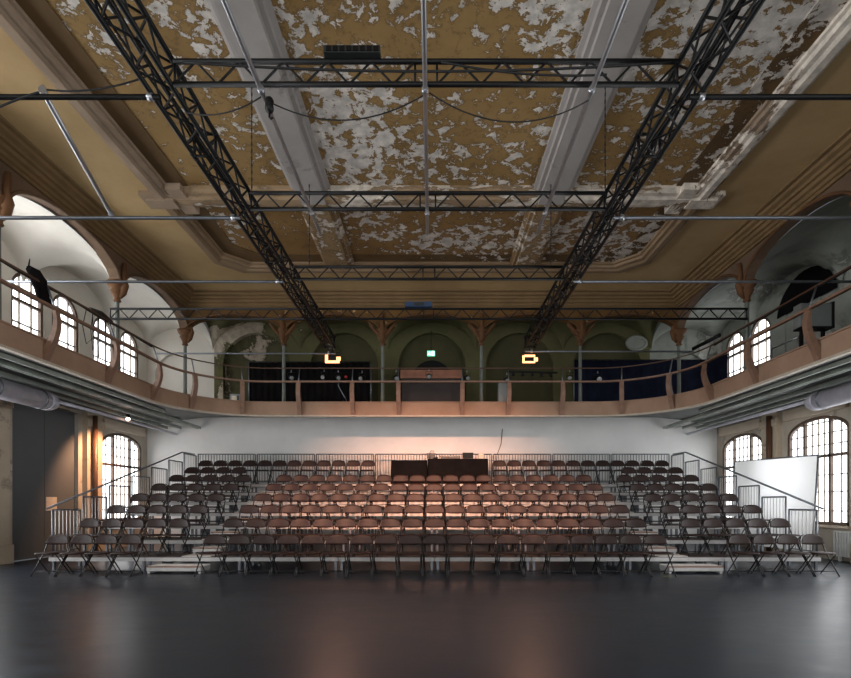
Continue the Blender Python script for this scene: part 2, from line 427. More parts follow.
for sg in (-1, 1):
    for x in (7.95, 8.35, 8.45, 9.05, 9.55, 10.05):
        yend = 15.6 if x < 8.3 else 18.95
        MB().box(*sorted((sg*x, sg*(x+.04))), YR+.05, yend, ZS-.05, ZS+.04).build('joist', M['joist'], balcony)


def vault(x0, x1, y0, y1, wallside, mat, nm, r_open=.6, r_wall=1.05, r_tr=.75, n=18):
    """cross vault over one gallery bay; wallside: '-x', '+x' or '+y' is the closed side"""
    mb = MB(); vs = []; fs = []
    for i in range(n+1):
        for j in range(n+1):
            x = x0+(x1-x0)*i/n; y = y0+(y1-y0)*j/n
            if wallside == '+y': u = 2*i/n-1; v = 2*j/n-1; t = j/n
            else: u = 2*j/n-1; v = 2*i/n-1; t = (i/n if wallside == '+x' else 1-i/n)
            rs = r_open + (r_wall-r_open)*min(1, t*1.6)
            z = ZSP + max(rs*max(0,1-u*u)**.55, r_tr*max(0,1-v*v)**.55)
            vs.append((x,y,z))
    for i in range(n):
        for j in range(n): fs.append((i*(n+1)+j, i*(n+1)+j+1, (i+1)*(n+1)+j+1, (i+1)*(n+1)+j))
    mb.add(vs, fs, True); return struct(mb.build(nm, mat))
CY = [YC-PITCH*k for k in range(7)]
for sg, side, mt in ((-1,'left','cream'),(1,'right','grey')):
    for k in range(6):
        x0, x1 = sorted((sg*(XC+.1), sg*XW))
        vault(x0, x1, CY[k+1], CY[k], '-x' if sg < 0 else '+x', M[mt], 'ceiling_vault_'+side)
    x0, x1 = sorted((sg*(XC+.0), sg*XW))
    vault(x0, x1, YC, YB, '+y', M[mt], 'ceiling_vault_corner_'+side, .75, .8, .75)
for k, x in enumerate(BX):
    vault(x-1.59, x+1.59, YC+.1, YB, '+y', M['olive'], 'ceiling_vault_back', .45, 1.0, .92)
# arcade walls above the columns
for sg, side in ((-1,'left'),(1,'right')):
    fn = lambda t, d, z, sg=sg: (sg*(XC-.12+d), t, z)
    ops = [((CY[k]+CY[k+1])/2, PITCH/2-.10, 0, ZSP, .64) for k in range(6)]
    struct(pierced(fn, CY[6], YC+.1, ZSP-.05, ZCE, ops, 0, .24).build('wall_arcade_'+side, M['arcade']))
fn = lambda t, d, z: (t, YC-.12+d, z)
struct(pierced(fn, -XC, XC, ZSP-.05, ZCE, [(x, 1.59-.10, 0, ZSP, .48) for x in BX], 0, .24).build('wall_arcade_back', M['arcadeback']))
# raised archivolt bands along the visible arches
tb = MB()
for x in BX:
    op = (x, 1.49, 0, ZSP, .48); n = 20
    tb.tube([(op[0]-op[1]*cos(PI*k/n), YC-.13, arch_z(op, op[0]-op[1]*cos(PI*k/n))+.03) for k in range(n+1)], .035, 6)
tn += 1; struct(tb.build('trim_%d' % tn, M['capital']))
for sg in (-1, 1):
    tb = MB()
    for k in range(3):
        c = (CY[k]+CY[k+1])/2; op = (c, PITCH/2-.10, 0, ZSP, .64); n = 22
        tb.tube([(sg*(XC-.13), c-op[1]*cos(PI*j/n), arch_z(op, c-op[1]*cos(PI*j/n))+.03) for j in range(n+1)], .035, 6)
    tn += 1; struct(tb.build('trim_%d' % tn, M['arcade'] if sg < 0 else M['capital']))
# iron columns with bracketed capitals
def column(x, y, side):
    c = bpy.data.objects.new('column', None); COL.objects.link(c); c.location = (x,y,ZD); struct(c)
    MB().lathe([(.10,0),(.10,.06),(.062,.12),(.058,.5),(.050,2.1),(.07,2.12),(.07,2.18),(.05,2.2)], (x,y,ZD), 12).build('shaft', M['iron'], c)
    MB().lathe([(.06,6.52),(.10,6.55),(.075,6.6),(.09,6.66),(.17,6.8),(.13,6.84),(.22,6.93),(.24,7.02)], (x,y,0), 10).build('capital', M['capital'], c)
    for s in ((-1,1) if not side else ()):
        q = MB()
        for w in (-.05,.05):
            pts = [(.04,6.8),(.12,6.86),(.22,6.96),(.32,7.08),(.42,7.2)]
            if side: q.tube([(x+w, y+s*a, z) for a,z in pts], [.05,.06,.055,.045,.03], 6)
            else: q.tube([(x+s*a, y+w-.08, z) for a,z in pts], [.05,.06,.055,.045,.03], 6)
        q.build('bracket', M['capital'], c)
    q = MB()          # hanging leaf ornament towards the hall
    dx, dy = ((-1 if x > 0 else 1), 0) if side else (0, -1)
    q.tube([(x+dx*.08,y+dy*.08,6.62),(x+dx*.15,y+dy*.15,6.75),(x+dx*.20,y+dy*.20,6.95),(x+dx*.16,y+dy*.16,7.15),(x+dx*.2,y+dy*.2,7.5)], [.03,.09,.10,.07,.05], 6)
    q.build('leaf_ornament', M['capital'], c)
for x in (-4.77,-1.59,1.59,4.77): column(x, YC, False)
for sg in (-1,1):
    for k in range(3): column(sg*XC, CY[k], True)
# plaster medallions on the vault corners of the back gallery
for x, z, mt in ((7.4,7.25,'grey'),):
    q = MB(); pts = [(x+.36*cos(2*PI*k/20), YB-.04, z+.24*sin(2*PI*k/20)) for k in range(21)]
    q.tube(pts, .05, 6); q.prism([(.32*cos(2*PI*k/20), .2*sin(2*PI*k/20)) for k in range(20)], lambda p: (x+p[0],YB-.03,z+p[1]), lambda p: (x+p[0],YB+.01,z+p[1]))
    tn += 1; struct(q.build('trim_%d' % tn, M[mt]))

# ------------------------------------------------------------------ ceiling
XI, YI = XC-.12-.42, YC-.12-.42
def inset(x, yb):
    return [(-x, YR), (-x, yb), (x, yb), (x, YR)]
FX, F1, F2, F3 = 5.55, 11.05, 11.7, 14.5
ce = MB()
zb = ZCE
ce.quad((-XI-.1,YR,zb),(-FX,YR,zb),(-FX,F3,zb),(-XI-.1,F3,zb)); ce.quad((FX,YR,zb),(XI+.1,YR,zb),(XI+.1,F3,zb),(FX,F3,zb))
ce.quad((-XI-.1,F3,zb),(XI+.1,F3,zb),(XI+.1,YI+.1,zb),(-XI-.1,YI+.1,zb))
ceiling = struct(ce.build('ceiling', M['border']))
MB().quad((-FX,YR,ZCE+.05),(FX,YR,ZCE+.05),(FX,F2-.2,ZCE+.05),(-FX,F2-.2,ZCE+.05)).build('ceiling_panel', M['panel'], ceiling)
MB().quad((-FX,F2-.2,ZCE+.05),(FX,F2-.2,ZCE+.05),(FX,F3,ZCE+.05),(-FX,F3,ZCE+.05)).build('ceiling_panel', M['panelback'], ceiling)
# cornice
def cornp(o):
    x, y = XC-.12-o, YC-.12-o
    return [(-x, YR), (-x, y), (x, y), (x, YR)]
cp = [(0,ZCOR-.04),(.05,ZCOR-.04),(.05,ZCOR+.03),(.09,ZCOR+.04),(.10,ZCOR+.11),(.16,ZCOR+.13),(.18,ZCOR+.2),(.24,ZCOR+.21),(.25,ZCOR+.27),(.33,ZCOR+.30),(.35,ZCOR+.36),(.43,ZCOR+.37),(.45,ZCOR+.41),(0,ZCOR+.41)]
tn += 1; struct(MB().sweep(cornp, cp).build('trim_%d' % tn, M['cornice']))
# moulded frame around the panels
PF = [(0,.06),(.0,-.02),(.05,-.03),(.07,-.09),(.15,-.10),(.20,-.14),(.32,-.14),(.36,-.08),(.42,-.07),(.46,.0),(.46,.06)]
def frame_path(o):      # o grows outward
    x = FX+o; y = F3+o; ch = .55
    return [(-x, YR), (-x, y-ch), (-x+ch, y), (x-ch, y), (x, y-ch), (x, YR)]
tn += 1; struct(MB().sweep(lambda o: [p if p[1] > F2 else (p[0], F2-.1) for p in frame_path(o)], [(o, ZCE+z) for o, z in PF]).build('trim_%d' % tn, M['mouldback']))
for sg in (-1,1):
    tn += 1; struct(MB().sweep(lambda o: [(sg*(FX+o), YR), (sg*(FX+o), F2-.1)], [(o, ZCE+z) for o, z in PF]).build('trim_%d' % tn, M['mould']))
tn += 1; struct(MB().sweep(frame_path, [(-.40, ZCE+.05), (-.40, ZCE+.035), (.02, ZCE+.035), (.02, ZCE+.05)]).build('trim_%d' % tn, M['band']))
cm = MB()
prof = [(F1,.06),(F1,-.02),(F1+.06,-.08),(F1+.16,-.09),(F1+.22,-.13),(F2-.22,-.13),(F2-.16,-.09),(F2-.06,-.08),(F2,-.02),(F2,.06)]
cm.prism(prof, lambda p: (-FX-.02, p[0], ZCE+p[1]), lambda p: (FX+.02, p[0], ZCE+p[1]))
tn += 1; struct(cm.build('trim_%d' % tn, M['crossmould']))
em = MB()
for sg in (-1,1):       # stepped ears where the cross band meets the frame
    em.box(*sorted((sg*(FX+.02), sg*(FX+.70))), F1+.10, F2-.02, ZCE-.10, ZCE+.02)
    em.box(*sorted((sg*(FX+.02), sg*(FX+.60))), F1+.20, F2-.12, ZCE-.155, ZCE+.02)
    em.box(*sorted((sg*(FX-.30), sg*(FX+.02))), F1-.14, F2+.14, ZCE-.12, ZCE+.02)
tn += 1; struct(em.build('trim_%d' % tn, M['mould']))
for sg in (-1,1):
    for (ya, yb, mt) in ((YR, F1+.35, 'beam'), (F1+.35, F3, 'beamold')):
        x = sg*2.57; tn += 1
        pr = [(-.42,.06),(-.42,0),(-.36,-.03),(-.34,-.08),(-.27,-.09),(-.26,-.16),(.26,-.16),(.27,-.09),(.34,-.08),(.36,-.03),(.42,0),(.42,.06)]
        struct(MB().prism(pr, lambda p: (x+p[0], ya, ZCE+p[1]), lambda p: (x+p[0], yb, ZCE+p[1])).build('beam', M[mt]))

# ------------------------------------------------------------------ balcony railing
rail = thing('balcony_railing', 'wooden balcony railing with curved posts round the gallery rim', 'railing', (0, RY, ZF))
def post(px, py, nx, ny):
    """S shaped wooden post; (nx,ny) points from the rim towards the wall"""
    prof = [(-.03,4.24),(-.07,4.36),(-.13,4.50),(-.20,4.64),(-.25,4.80),(-.27,4.95),(-.26,5.08),(-.23,5.24)]
    tx, ty = -ny, nx; rings = []
    for i, (o, z) in enumerate(prof):
        d0, d1, w = o-.01, o+[.03,.08,.12,.12,.10,.08,.06,.06][i], .066
        rings.append([(px+nx*d+tx*s, py+ny*d+ty*s, z) for d, s in ((d0,-w),(d1,-w),(d1,w),(d0,w))])
    p = MB().loft(rings, True, False).build('post', M['woodpost'], rail)
    MB().tube([(px-nx*.21,py-ny*.21,5.2),(px-nx*.04,py-ny*.04,5.72)], .018, 6).build('rod', M['galv'], p, (0,RY,ZF))
for sg in (-1,1):
    for y in (14.2, 12.25, 10.3, 8.35): post(sg*RX, y, sg, 0)
    for th in (35, 70):
        a = R(th); nx, ny = sg*cos(a), sin(a); post(sg*(RX-RR)+RR*nx, RY-RR+RR*ny, nx, ny)
for x in (-4.18,-2.5,-1.05,.95,2.41,4.09): post(x, RY, 0, 1)
MB().sweep(rim, [(-.255,5.23),(-.255,5.28),(-.175,5.28),(-.175,5.23)]).build('handrail', M['woodpost'], rail)
MB().sweep(rim, [(-.055,5.705),(-.055,5.735),(-.025,5.735),(-.025,5.705)]).build('upper_rail', M['browniron'], rail)

# ------------------------------------------------------------------ seating: decks, steps, chairs, guard rails
CX = .06; ROWS = 8
def rowz(k): return .3*(k-1)
def front(k): return 11.25+(k-2)
ORD = ['first','second','third','fourth','fifth','sixth','seventh','eighth','ninth','tenth','eleventh','twelfth','thirteenth','fourteenth','fifteenth','sixteenth','seventeenth','eighteenth','nineteenth']
W8 = 16.6/8
for k in range(2, ROWS+1):
    y0, z = front(k), rowz(k)
    t0 = None
    for j in range(8):
        x0 = CX-8.3+W8*j; loc = (x0+W8/2, y0+.5, z)
        lab = 'stage deck of the %s tier, %s from the left end, under the chairs' % (ORD[k-2], ORD[j])
        if t0 is None:
            t0 = thing('stage_deck', lab, 'stage deck', loc, 'stage decks of the seating tiers')
            hw = W8/2-.005; cx, cy = loc[0], loc[1]
            MB().box(cx-hw,cx+hw,cy-.495,cy+.495,z-.018,z).build('deck_board', M['deck'], t0)
            f = MB()
            f.box(cx-hw,cx+hw,cy-.495,cy-.45,z-.10,z-.018); f.box(cx-hw,cx+hw,cy+.45,cy+.495,z-.10,z-.018)
            f.box(cx-hw,cx-hw+.05,cy-.45,cy+.45,z-.10,z-.018); f.box(cx+hw-.05,cx+hw,cy-.45,cy+.45,z-.10,z-.018)
            f.build('frame', M['alu'], t0)
            for sx in (-1,1):
                for sy in (-1,1):
                    MB().box(cx+sx*(hw-.06)-.025, cx+sx*(hw-.06)+.025, cy+sy*.42-.025, cy+sy*.42+.025, 0, z-.10).build('leg', M['galv'], t0)
        else: dup(t0, loc, lab)
def aisle_step(k, xc, hw, lab):
    z = rowz(k-1)+.15; zb = rowz(k-1); y1 = front(k)-.012; y0 = y1-.48
    t = thing('aisle_step', lab, 'step', (xc, (y0+y1)/2, zb), 'aisle steps')
    MB().box(xc-hw,xc+hw,y0+.02,y1,z-.02,z).build('tread', M['tread'], t)
    MB().box(xc-hw,xc+hw,y0,y0+.02,z-.025,z+.001).build('nosing', M['treadedge'], t)
    f = MB().box(xc-hw,xc+hw,y0+.005,y0+.03,z-.10,z-.026); f.box(xc-hw,xc+hw,y1-.03,y1,z-.10,z-.022); f.build('frame', M['alu'], t)
    for s in (-1,1):
        MB().box(xc+s*(hw-.03)-.025,xc+s*(hw-.03)+.025,y0+.03,y1-.03,zb,z-.021).build('side_panel', M['alu'], t)
for k in range(2, 8):
    for sg, side in ((-1,'left'),(1,'right')):
        if k == 2: xc, hw = CX+sg*5.37, .555
        else: xc, hw = CX+sg*5.125, .31
        aisle_step(k, xc, hw, 'pale %s aisle step, %s' % (side, 'lowest, standing on the dance floor' if k == 2 else '%s up from the floor' % ORD[k-2]))
        # light tread laid on the deck in the aisle
        xc, hw = CX+sg*5.125, .31
        e = MB().box(xc-hw, xc+hw, front(k)+.002, front(k)+.50, rowz(k), rowz(k)+.012)
        one('aisle_tread', e, M['tread'], 'pale tread board in the %s aisle on the %s tier' % (side, ORD[k-2]), 'tread', 'aisle treads', (xc, front(k)+.25, rowz(k)))

def make_chair():
    t = thing('folding_chair', '', 'chair')
    rings = []
    for z, s in ((.430,.90),(.436,.98),(.448,1.0),(.458,.98),(.466,.90),(.468,.6)):
        ring = []
        for k in range(24):
            a = 2*PI*k/24; ca, sa = cos(a), sin(a)
            px = .222*s*math.copysign(abs(ca)**.55, ca); py = -.205+.205*s*math.copysign(abs(sa)**.55, sa)
            if py > -.1: px *= 1-.12*(py+.1)/.1
            ring.append((px, py, z-.03*(py+.2)*.4))
        rings.append(ring)
    MB().loft(rings).build('seat', M['vinyl'], t)
    b_ = MB(); nx, nz = 12, 5; vs = []; fs = []
    for side in (0,1):
        for i in range(nx+1):
            u = -1+2*i/nx
            zt = .812-.085*abs(u)**3.2; zb_ = .598+.02*abs(u)**3
            for j in range(nz+1):
                v = j/nz; z = zb_+(zt-zb_)*v; wd = .236-.030*v**2
                y = .035+.20*(z-.6) - .035*u*u + (.026*(1-.55*abs(2*v-1)**3)*(1-.5*abs(u)**5) if side else 0) - .012
                vs.append((u*wd, y, z))
    N = (nx+1)*(nz+1)
    for side in (0,1):
        for i in range(nx):
            for j in range(nz):
                a = side*N+i*(nz+1)+j; fs.append((a, a+nz+1, a+nz+2, a+1))
    bd = [i*(nz+1) for i in range(nx+1)] + [nx*(nz+1)+j for j in range(1,nz+1)] + [i*(nz+1)+nz for i in range(nx-1,-1,-1)] + [j for j in range(nz-1,0,-1)]
    for a, c in zip(bd, bd[1:]+bd[:1]): fs.append((a,c,N+c,N+a))
    b_.add(vs, fs, True); b_.build('backrest', M['vinyl'], t)
    for s in (-1,1):
        MB().tube([(s*.234,-.40,0),(s*.234,-.20,.24),(s*.234,-.03,.44),(s*.232,.045,.60),(s*.218,.07,.70),(s*.19,.087,.768),(s*.12,.098,.796)], .0125, 7).build('leg', M['chairtube'], t)
        MB().tube([(s*.212,.08,0),(s*.212,-.12,.21),(s*.212,-.33,.43)], .0115, 7).build('leg', M['chairtube'], t)
    MB().tube([(-.234,-.32,.095),(.234,-.32,.095)], .009, 6).build('stretcher', M['chairtube'], t)
    MB().tube([(-.212,.02,.063),(.212,.02,.063)], .009, 6).build('stretcher', M['chairtube'], t)
    return t
chair0 = make_chair(); used = [False]
def chair(x, k, label, group):
    loc = (x, 10.7+(k-1), rowz(k))
    if not used[0]:
        used[0] = True; chair0.location = loc; chair0['label'] = label; chair0['group'] = group
    else: dup(chair0, loc, label, group)
def nth(i, n):
    return 'leftmost' if i == 0 else ('rightmost' if i == n-1 else '%s from the left' % ORD[i])
for k in range(1, 9):
    rn = 'front row' if k == 1 else ('top row' if k == 8 else '%s row up' % ORD[k-1])
    if k <= 6:
        for i in range(19):
            chair(CX+(i-9)*.5, k, 'brown folding chair, %s in the centre block, %s' % (nth(i,19), rn), 'folding chairs in the centre block')
    for sg, side in ((-1,'left'),(1,'right')):
        n = {1:4, 7:4, 8:12}.get(k, 5)
        xs = sorted(CX+sg*(7.72-.5*i) for i in range(n))
        for i, x in enumerate(xs):
            chair(x, k, 'dark folding chair, %s of %s in the %s block, %s' % (nth(i,n), {4:'four',5:'five',12:'twelve'}[n], side, rn), 'folding chairs in the %s block' % side)

def guard_panel(p0, p1, zb, h, nb, lab, group, t0=None):
    """steel guard panel between two ground points"""
    (xa,ya), (xb,yb) = p0, p1; loc = ((xa+xb)/2,(ya+yb)/2,zb)
    if t0 is not None: return dup(t0, loc, lab)
    t = thing('guard_panel', lab, 'guard rail', loc, group)
    P = lambda f, z: (xa+(xb-xa)*f, ya+(yb-ya)*f, zb+z)
    L = math.hypot(xb-xa, yb-ya); e = .03/L
    for f in (e, 1-e): MB().tube([P(f,0),P(f,h)], .02, 6).build('post', M['galv'], t)
    MB().tube([P(e,h),P(1-e,h)], .02, 6).build('top_rail', M['galv'], t)
    MB().tube([P(e,.10),P(1-e,.10)], .014, 6).build('bottom_rail', M['galv'], t)
    for i in range(nb):
        f = (i+1)/(nb+1); MB().tube([P(f,.10),P(f,h)], .010 if nb < 10 else .012, 5).build('baluster', M['alu'] if nb < 10 else M['galv'], t)
    return t
for sg, side in ((-1,'left'),(1,'right')):
    x = CX+sg*8.25; g0 = None
    for k in range(2, 9):
        g = guard_panel((x,front(k)+.03),(x,front(k)+.97), rowz(k), 1.0, 7, 'steel guard panel at the %s end of the %s tier' % (side, ORD[k-2]), 'side guard panels', g0)
        g0 = g0 or g
    xh = x+sg*.06
    hr = MB().tube([(xh,front(2)-.02,1.33),(xh,front(8)+.05,rowz(8)+1.04),(xh,front(8)+.95,rowz(8)+1.06)], .024, 8)
    one('sloping_handrail', hr, M['galv'], 'sloping steel handrail along the %s end of the tiers' % side, 'handrail', None, (x, front(2), 0))
g0 = None
for j in range(8):
    x0 = CX-8.22+j*2.055
    g = guard_panel((x0,18.22),(x0+2.045,18.22), rowz(8), 1.06, 20, 'steel guard panel behind the top row, %s from the left' % ORD[j], 'back guard panels', g0)
    g0 = g0 or g

# ------------------------------------------------------------------ control table on the top tier
def cloth_table(x0, x1, y0, y1, z0, h, lab):
    t = thing('control_table', lab, 'table', ((x0+x1)/2,(y0+y1)/2,z0), 'control tables')
    MB().box(x0,x1,y0,y1,z0+h-.03,z0+h-.006).build('tabletop', M['darkwood'], t)
    for sx in (x0+.06,x1-.06):
        for sy in (y0+.06,y1-.06): MB().tube([(sx,sy,z0),(sx,sy,z0+h-.03)], .018, 6).build('leg', M['chairtube'], t)
    # draped cloth with soft folds: sides and top
    c = MB(); ring = []; per = []
    nx, ny = 24, 6
    for i in range(nx): per.append((x0+(x1-x0)*i/nx, y0, 0, -1))
    for i in range(ny): per.append((x1, y0+(y1-y0)*i/ny, 1, 0))
    for i in range(nx): per.append((x1-(x1-x0)*i/nx, y1, 0, 1))
    for i in range(ny): per.append((x0, y1-(y1-y0)*i/ny, -1, 0))
    rings = []
    for f in (0,.3,.7,.97,1.0):
        rings.append([(x+nx_*(.012+.014*(1-f)*(1+sin(i*1.7))), y+ny_*(.012+.014*(1-f)*(1+sin(i*1.7))), z0+.02+(h-.02)*f) for i,(x,y,nx_,ny_) in enumerate(per)])
    rings.append([(x,y,z0+h+.004) for x,y,_,_ in per])
    c.loft(rings); c.f.pop(-2); c.sm.pop(-2)
    c.build('black_cloth', M['blackcloth'], t)
    return t
Z8 = rowz(8)
cloth_table(-1.36,-.17, 17.40,17.98, Z8, .78, 'lower control table under black cloth, on the left')
cloth_table(-.12, 1.84, 17.36,18.00, Z8, .83, 'longer control table under black cloth carrying the equipment')
zt = Z8+.836
t = thing('mixing_console', 'dark mixing console in the middle of the longer black table', 'mixing console', (.62,17.65,zt))
MB().prism([(17.48,0),(17.48,.05),(17.84,.13),(17.84,0)], lambda p: (.28,p[0],zt+p[1]), lambda p: (.95,p[0],zt+p[1])).build('housing', M['device'], t)
q = MB()
for i in range(12): q.box(.32+i*.05,.345+i*.05,17.58,17.62,zt+.07,zt+.09)
q.build('fader', M['pale'], t)
t = thing('laptop', 'open dark laptop on the right half of the longer table', 'laptop', (1.2,17.7,zt))
MB().box(1.02,1.38,17.58,17.82,zt,zt+.02).build('base', M['device'], t)
MB().prism([(17.56,.02),(17.54,.02),(17.46,.20),(17.48,.21)], lambda p: (1.02,p[0],zt+p[1]), lambda p: (1.38,p[0],zt+p[1])).build('lid', M['device'], t)
t = thing('desk_lamp', 'small gooseneck lamp on the longer table beside the cables', 'lamp', (-.08,17.7,zt))
MB().lathe([(.06,0),(.06,.015),(.015,.02),(.012,.03)], (-.08,17.7,zt), 12).build('base', M['device'], t)
MB().tube([(-.08,17.7,zt+.02),(-.08,17.7,zt+.2),(-.05,17.68,zt+.28),(.02,17.65,zt+.29)], .009, 6).build('gooseneck', M['cable'], t)
MB().lathe([(.02,0),(.055,-.07),(.05,-.07),(.015,-.005)], (.03,17.65,zt+.31), 12).build('lamp_shade', M['pale'], t)
t = thing('small_monitor', 'dark small monitor beside the gooseneck lamp', 'monitor', (-.02,17.75,zt))
MB().box(-.16,-.135,17.82,17.84,zt,zt+.1).build('stand', M['device'], t); MB().box(-.18,.12,17.80,17.82,zt+.04,zt+.22).build('screen', M['device'], t)
t = thing('carton', 'small beige carton standing at the right end of the longer table', 'box', (1.66,17.7,zt))
MB().box(1.57,1.74,17.6,17.78,zt,zt+.17).build('body', M['pale'], t); MB().box(1.565,1.745,17.595,17.785,zt+.17,zt+.2).build('lid', M['box'], t)
one('headphone_coil', MB().tube([(.12+.07*cos(a*.6), 17.55+.05*sin(a*.6), zt+.012+.002*a) for a in range(24)], .012, 6), M['cable'], 'coiled black cable on the longer table near the lamp', 'cable', None, (.12,17.55,zt))

# ------------------------------------------------------------------ trusses, pipes and rigging
ZT = 6.01
def lacing(mb, a, b_, p, q, pitch, r):
    """zigzag between two parallel chords: a,b_ offsets as functions of s"""
    n = max(2, int(round((q-p)/pitch))); s = [p+(q-p)*i/n for i in range(n+1)]
    for i in range(n): mb.tube([a(s[i]) if i % 2 == 0 else b_(s[i]), b_(s[i+1]) if i % 2 == 0 else a(s[i+1])], r, 5, False)
for sg, side in ((-1,'left'),(1,'right')):
    x0, x1 = (-3.13,-2.85) if sg < 0 else (2.72, 3.0); y0, y1 = 1.5, 15.3
    t = thing('box_truss', 'long black lattice box truss running to the back, %s of the hall' % side, 'truss', ((x0+x1)/2, y0, ZT), 'long lighting trusses')
    for x in (x0,x1):
        for z in (ZT, ZT+.29): MB().tube([(x,y0,z),(x,y1,z)], .030, 8).build('chord', M['black'], t)
    for (a, b_) in (((x0,ZT),(x1,ZT)),((x0,ZT+.29),(x1,ZT+.29)),((x0,ZT),(x0,ZT+.29)),((x1,ZT),(x1,ZT+.29))):
        q = MB(); lacing(q, lambda s: (a[0],s,a[1]), lambda s: (b_[0],s,b_[1]), y0, y1, .29, .014)
        q.build('lacing', M['black'], t)
    for y in (4.0, 6.9, 9.9, 12.9, 15.28):
        q = MB()
        for x in (x0,x1): q.tube([(x,y,ZT),(x,y,ZT+.29)], .02, 6)
        q.tube([(x0,y,ZT),(x1,y,ZT)], .02, 6); q.tube([(x0,y,ZT+.29),(x1,y,ZT+.29)], .02, 6)
        for x in (x0,x1):
            for z in (ZT,ZT+.29): q.tube([(x,y-.06,z),(x,y+.06,z)], .036, 8)
        q.build('joint', M['black'], t)
    # black power cables tied along the truss
    for j, (dx, dz) in enumerate(((.07,.03),(.14,.06),(.2,.02))):
        pts = [(x0+dx+.03*sin(y*2.3+j*2), y, ZT+dz+.025*sin(y*3.1+j)) for y in [1.6+.35*i for i in range(39)]]
        one('truss_cable', MB().tube(pts, .014, 5), M['cable'], '%s black cable laid along the %s box truss' % (['outer','middle','inner'][j], side), 'cable', 'cables along the trusses', (x0+dx,1.6,ZT))
YT = [5.72, 8.14, 10.67, 13.05]
spans = [(-2.82,2.69),(-2.82,2.69),(-2.82,2.69),(-8.02,7.85)]
tl = ['nearest', 'second nearest', 'third nearest', 'farthest and longest']
for k in range(4):
    y = YT[k]; xa, xb = spans[k]
    t = thing('ladder_truss', 'black ladder truss across the hall, %s of four' % tl[k], 'truss', (0,y,ZT), 'ladder trusses across the hall')
    for z in (ZT+.0, ZT+.25): MB().tube([(xa,y,z+ (.03 if k==3 else 0)),(xb,y,z+(.03 if k==3 else 0))], .029, 8).build('chord', M['black'], t)
    q = MB(); dz = .03 if k == 3 else 0
    half = (xa+xb)/2
    lacing(q, lambda s: (s,y,ZT+dz), lambda s: (s,y,ZT+.25+dz), xa, half-.12, .24, .013); [q.tube([(x,y,ZT+dz),(x,y,ZT+.25+dz)], .014, 6) for x in (xa+.012, half-.12)]; q.build('lacing', M['black'], t); q = MB(); lacing(q, lambda s: (s,y,ZT+dz), lambda s: (s,y,ZT+.25+dz), half+.12, xb, .24, .013)
    for x in (half+.12, xb-.012): q.tube([(x,y,ZT+dz),(x,y,ZT+.25+dz)], .014, 6)
    q.build('lacing', M['black'], t)
def pipe(a, b_, r, mat, lab, group, clamps=()):
    t = thing('scaffold_pipe', lab, 'pipe', a, group)
    MB().tube([a,b_], r, 10).build('tube', mat, t)
    A, B = Vector(a), Vector(b_)
    for f in clamps:
        c = A+(B-A)*f; d_ = (B-A).normalized()
        q = MB().tube([c-d_*.03, c+d_*.03], r+.012, 8); q.box(c.x-.018,c.x+.018,c.y-.018,c.y+.018,c.z,c.z+.06); q.build('clamp', M['silver'], t)
    return t
zp = ZT-.075
for k, (y, z, mt, nm) in enumerate(((5.82, ZT-.06,'black','nearest'),(8.25,zp,'galv','middle'),(10.62,zp,'galv','farther'))):
    pipe((-10.28,y,z), (-3.02,y,z), .028, M[mt], '%s horizontal pipe from the left box truss to the left wall' % nm, 'side pipes', (.985,))
    pipe((10.28,y,z), (2.86,y,z), .028, M[mt], '%s horizontal pipe from the right box truss to the right wall' % nm, 'side pipes', (.982,))
pipe((-8.0,15.22,5.80), (-2.8,15.22,5.80), .024, M['galv'], 'thin low pipe at the far end of the left box truss', 'side pipes', (.96,))
pipe((7.6,15.22,5.86), (2.7,15.22,5.86), .026, M['galv'], 'thin low pipe at the far end of the right box truss', 'side pipes', (.96,))
for x, x2, nm in ((-1.865,-1.865,'left'),(-.075,-.075,'middle'),(1.72,1.76,'right')):
    pipe((x,1.5,5.945), (x2,8.75,5.945), .026, M['silver'], 'silver pipe running lengthwise under the ladder trusses, %s of three' % nm, 'lengthwise pipes', (.582,.916))
pipe((-4.32,5.82,ZT-.0), (-5.05,8.25,ZT-.02), .03, M['silver'], 'silver slanting pipe joining the two left side pipes', 'side pipes', (.0,1.0))
# chains from the ceiling
for x, y, nm in ((-2.80,8.14,'left, above the second ladder truss'),(2.69,8.14,'right, above the second ladder truss'),(-2.5,10.67,'left, above the third ladder truss'),(2.42,10.67,'right, above the third ladder truss')):
    q = MB()
    z = ZT+.27; i = 0
    while z < ZCE-.02:
        q.tube([(x,y,z),(x,y,min(ZCE,z+.055))], .012 if i % 2 else .007, 5); z += .055; i += 1
    one('hoist_chain', q, M['cable'], 'thin black hoist chain on the %s' % nm, 'chain', 'hoist chains', (x,y,ZT+.27))
t = thing('chain_hoist', 'black chain hoist hanging at the left silver pipe', 'hoist', (-1.86,5.72,5.86))
MB().lathe([(.0,5.76),(.035,5.77),(.05,5.80),(.042,5.86),(.05,5.89),(.035,5.92),(0,5.925)], (-1.80,5.80,0), 12).build('housing', M['black'], t)
MB().tube([(-1.80,5.80,5.77),(-1.80,5.80,5.71),(-1.78,5.80,5.69),(-1.765,5.80,5.71)], .012, 6).build('hook', M['black'], t)
def swag(a, b_, sag, r, lab, group='slack cables', n=18):
    A, B = Vector(a), Vector(b_)
    pts = [A+(B-A)*(i/n)-Vector((0,0,sag*4*(i/n)*(1-i/n))) for i in range(n+1)]
    return one('slack_cable', MB().tube(pts, r, 6), M['cable'], lab, 'cable', group, a)
swag((-1.84,5.83,5.92),(-.05,5.80,5.98), .26, .008, 'slack cable sagging left of the middle silver pipe')
swag((-.03,5.80,5.98),(1.74,5.83,5.92), .28, .008, 'slack cable sagging right of the middle silver pipe')
swag((-2.86,6.1,5.99),(-1.9,5.85,5.98), .10, .008, 'slack cable between the left box truss and the left silver pipe')
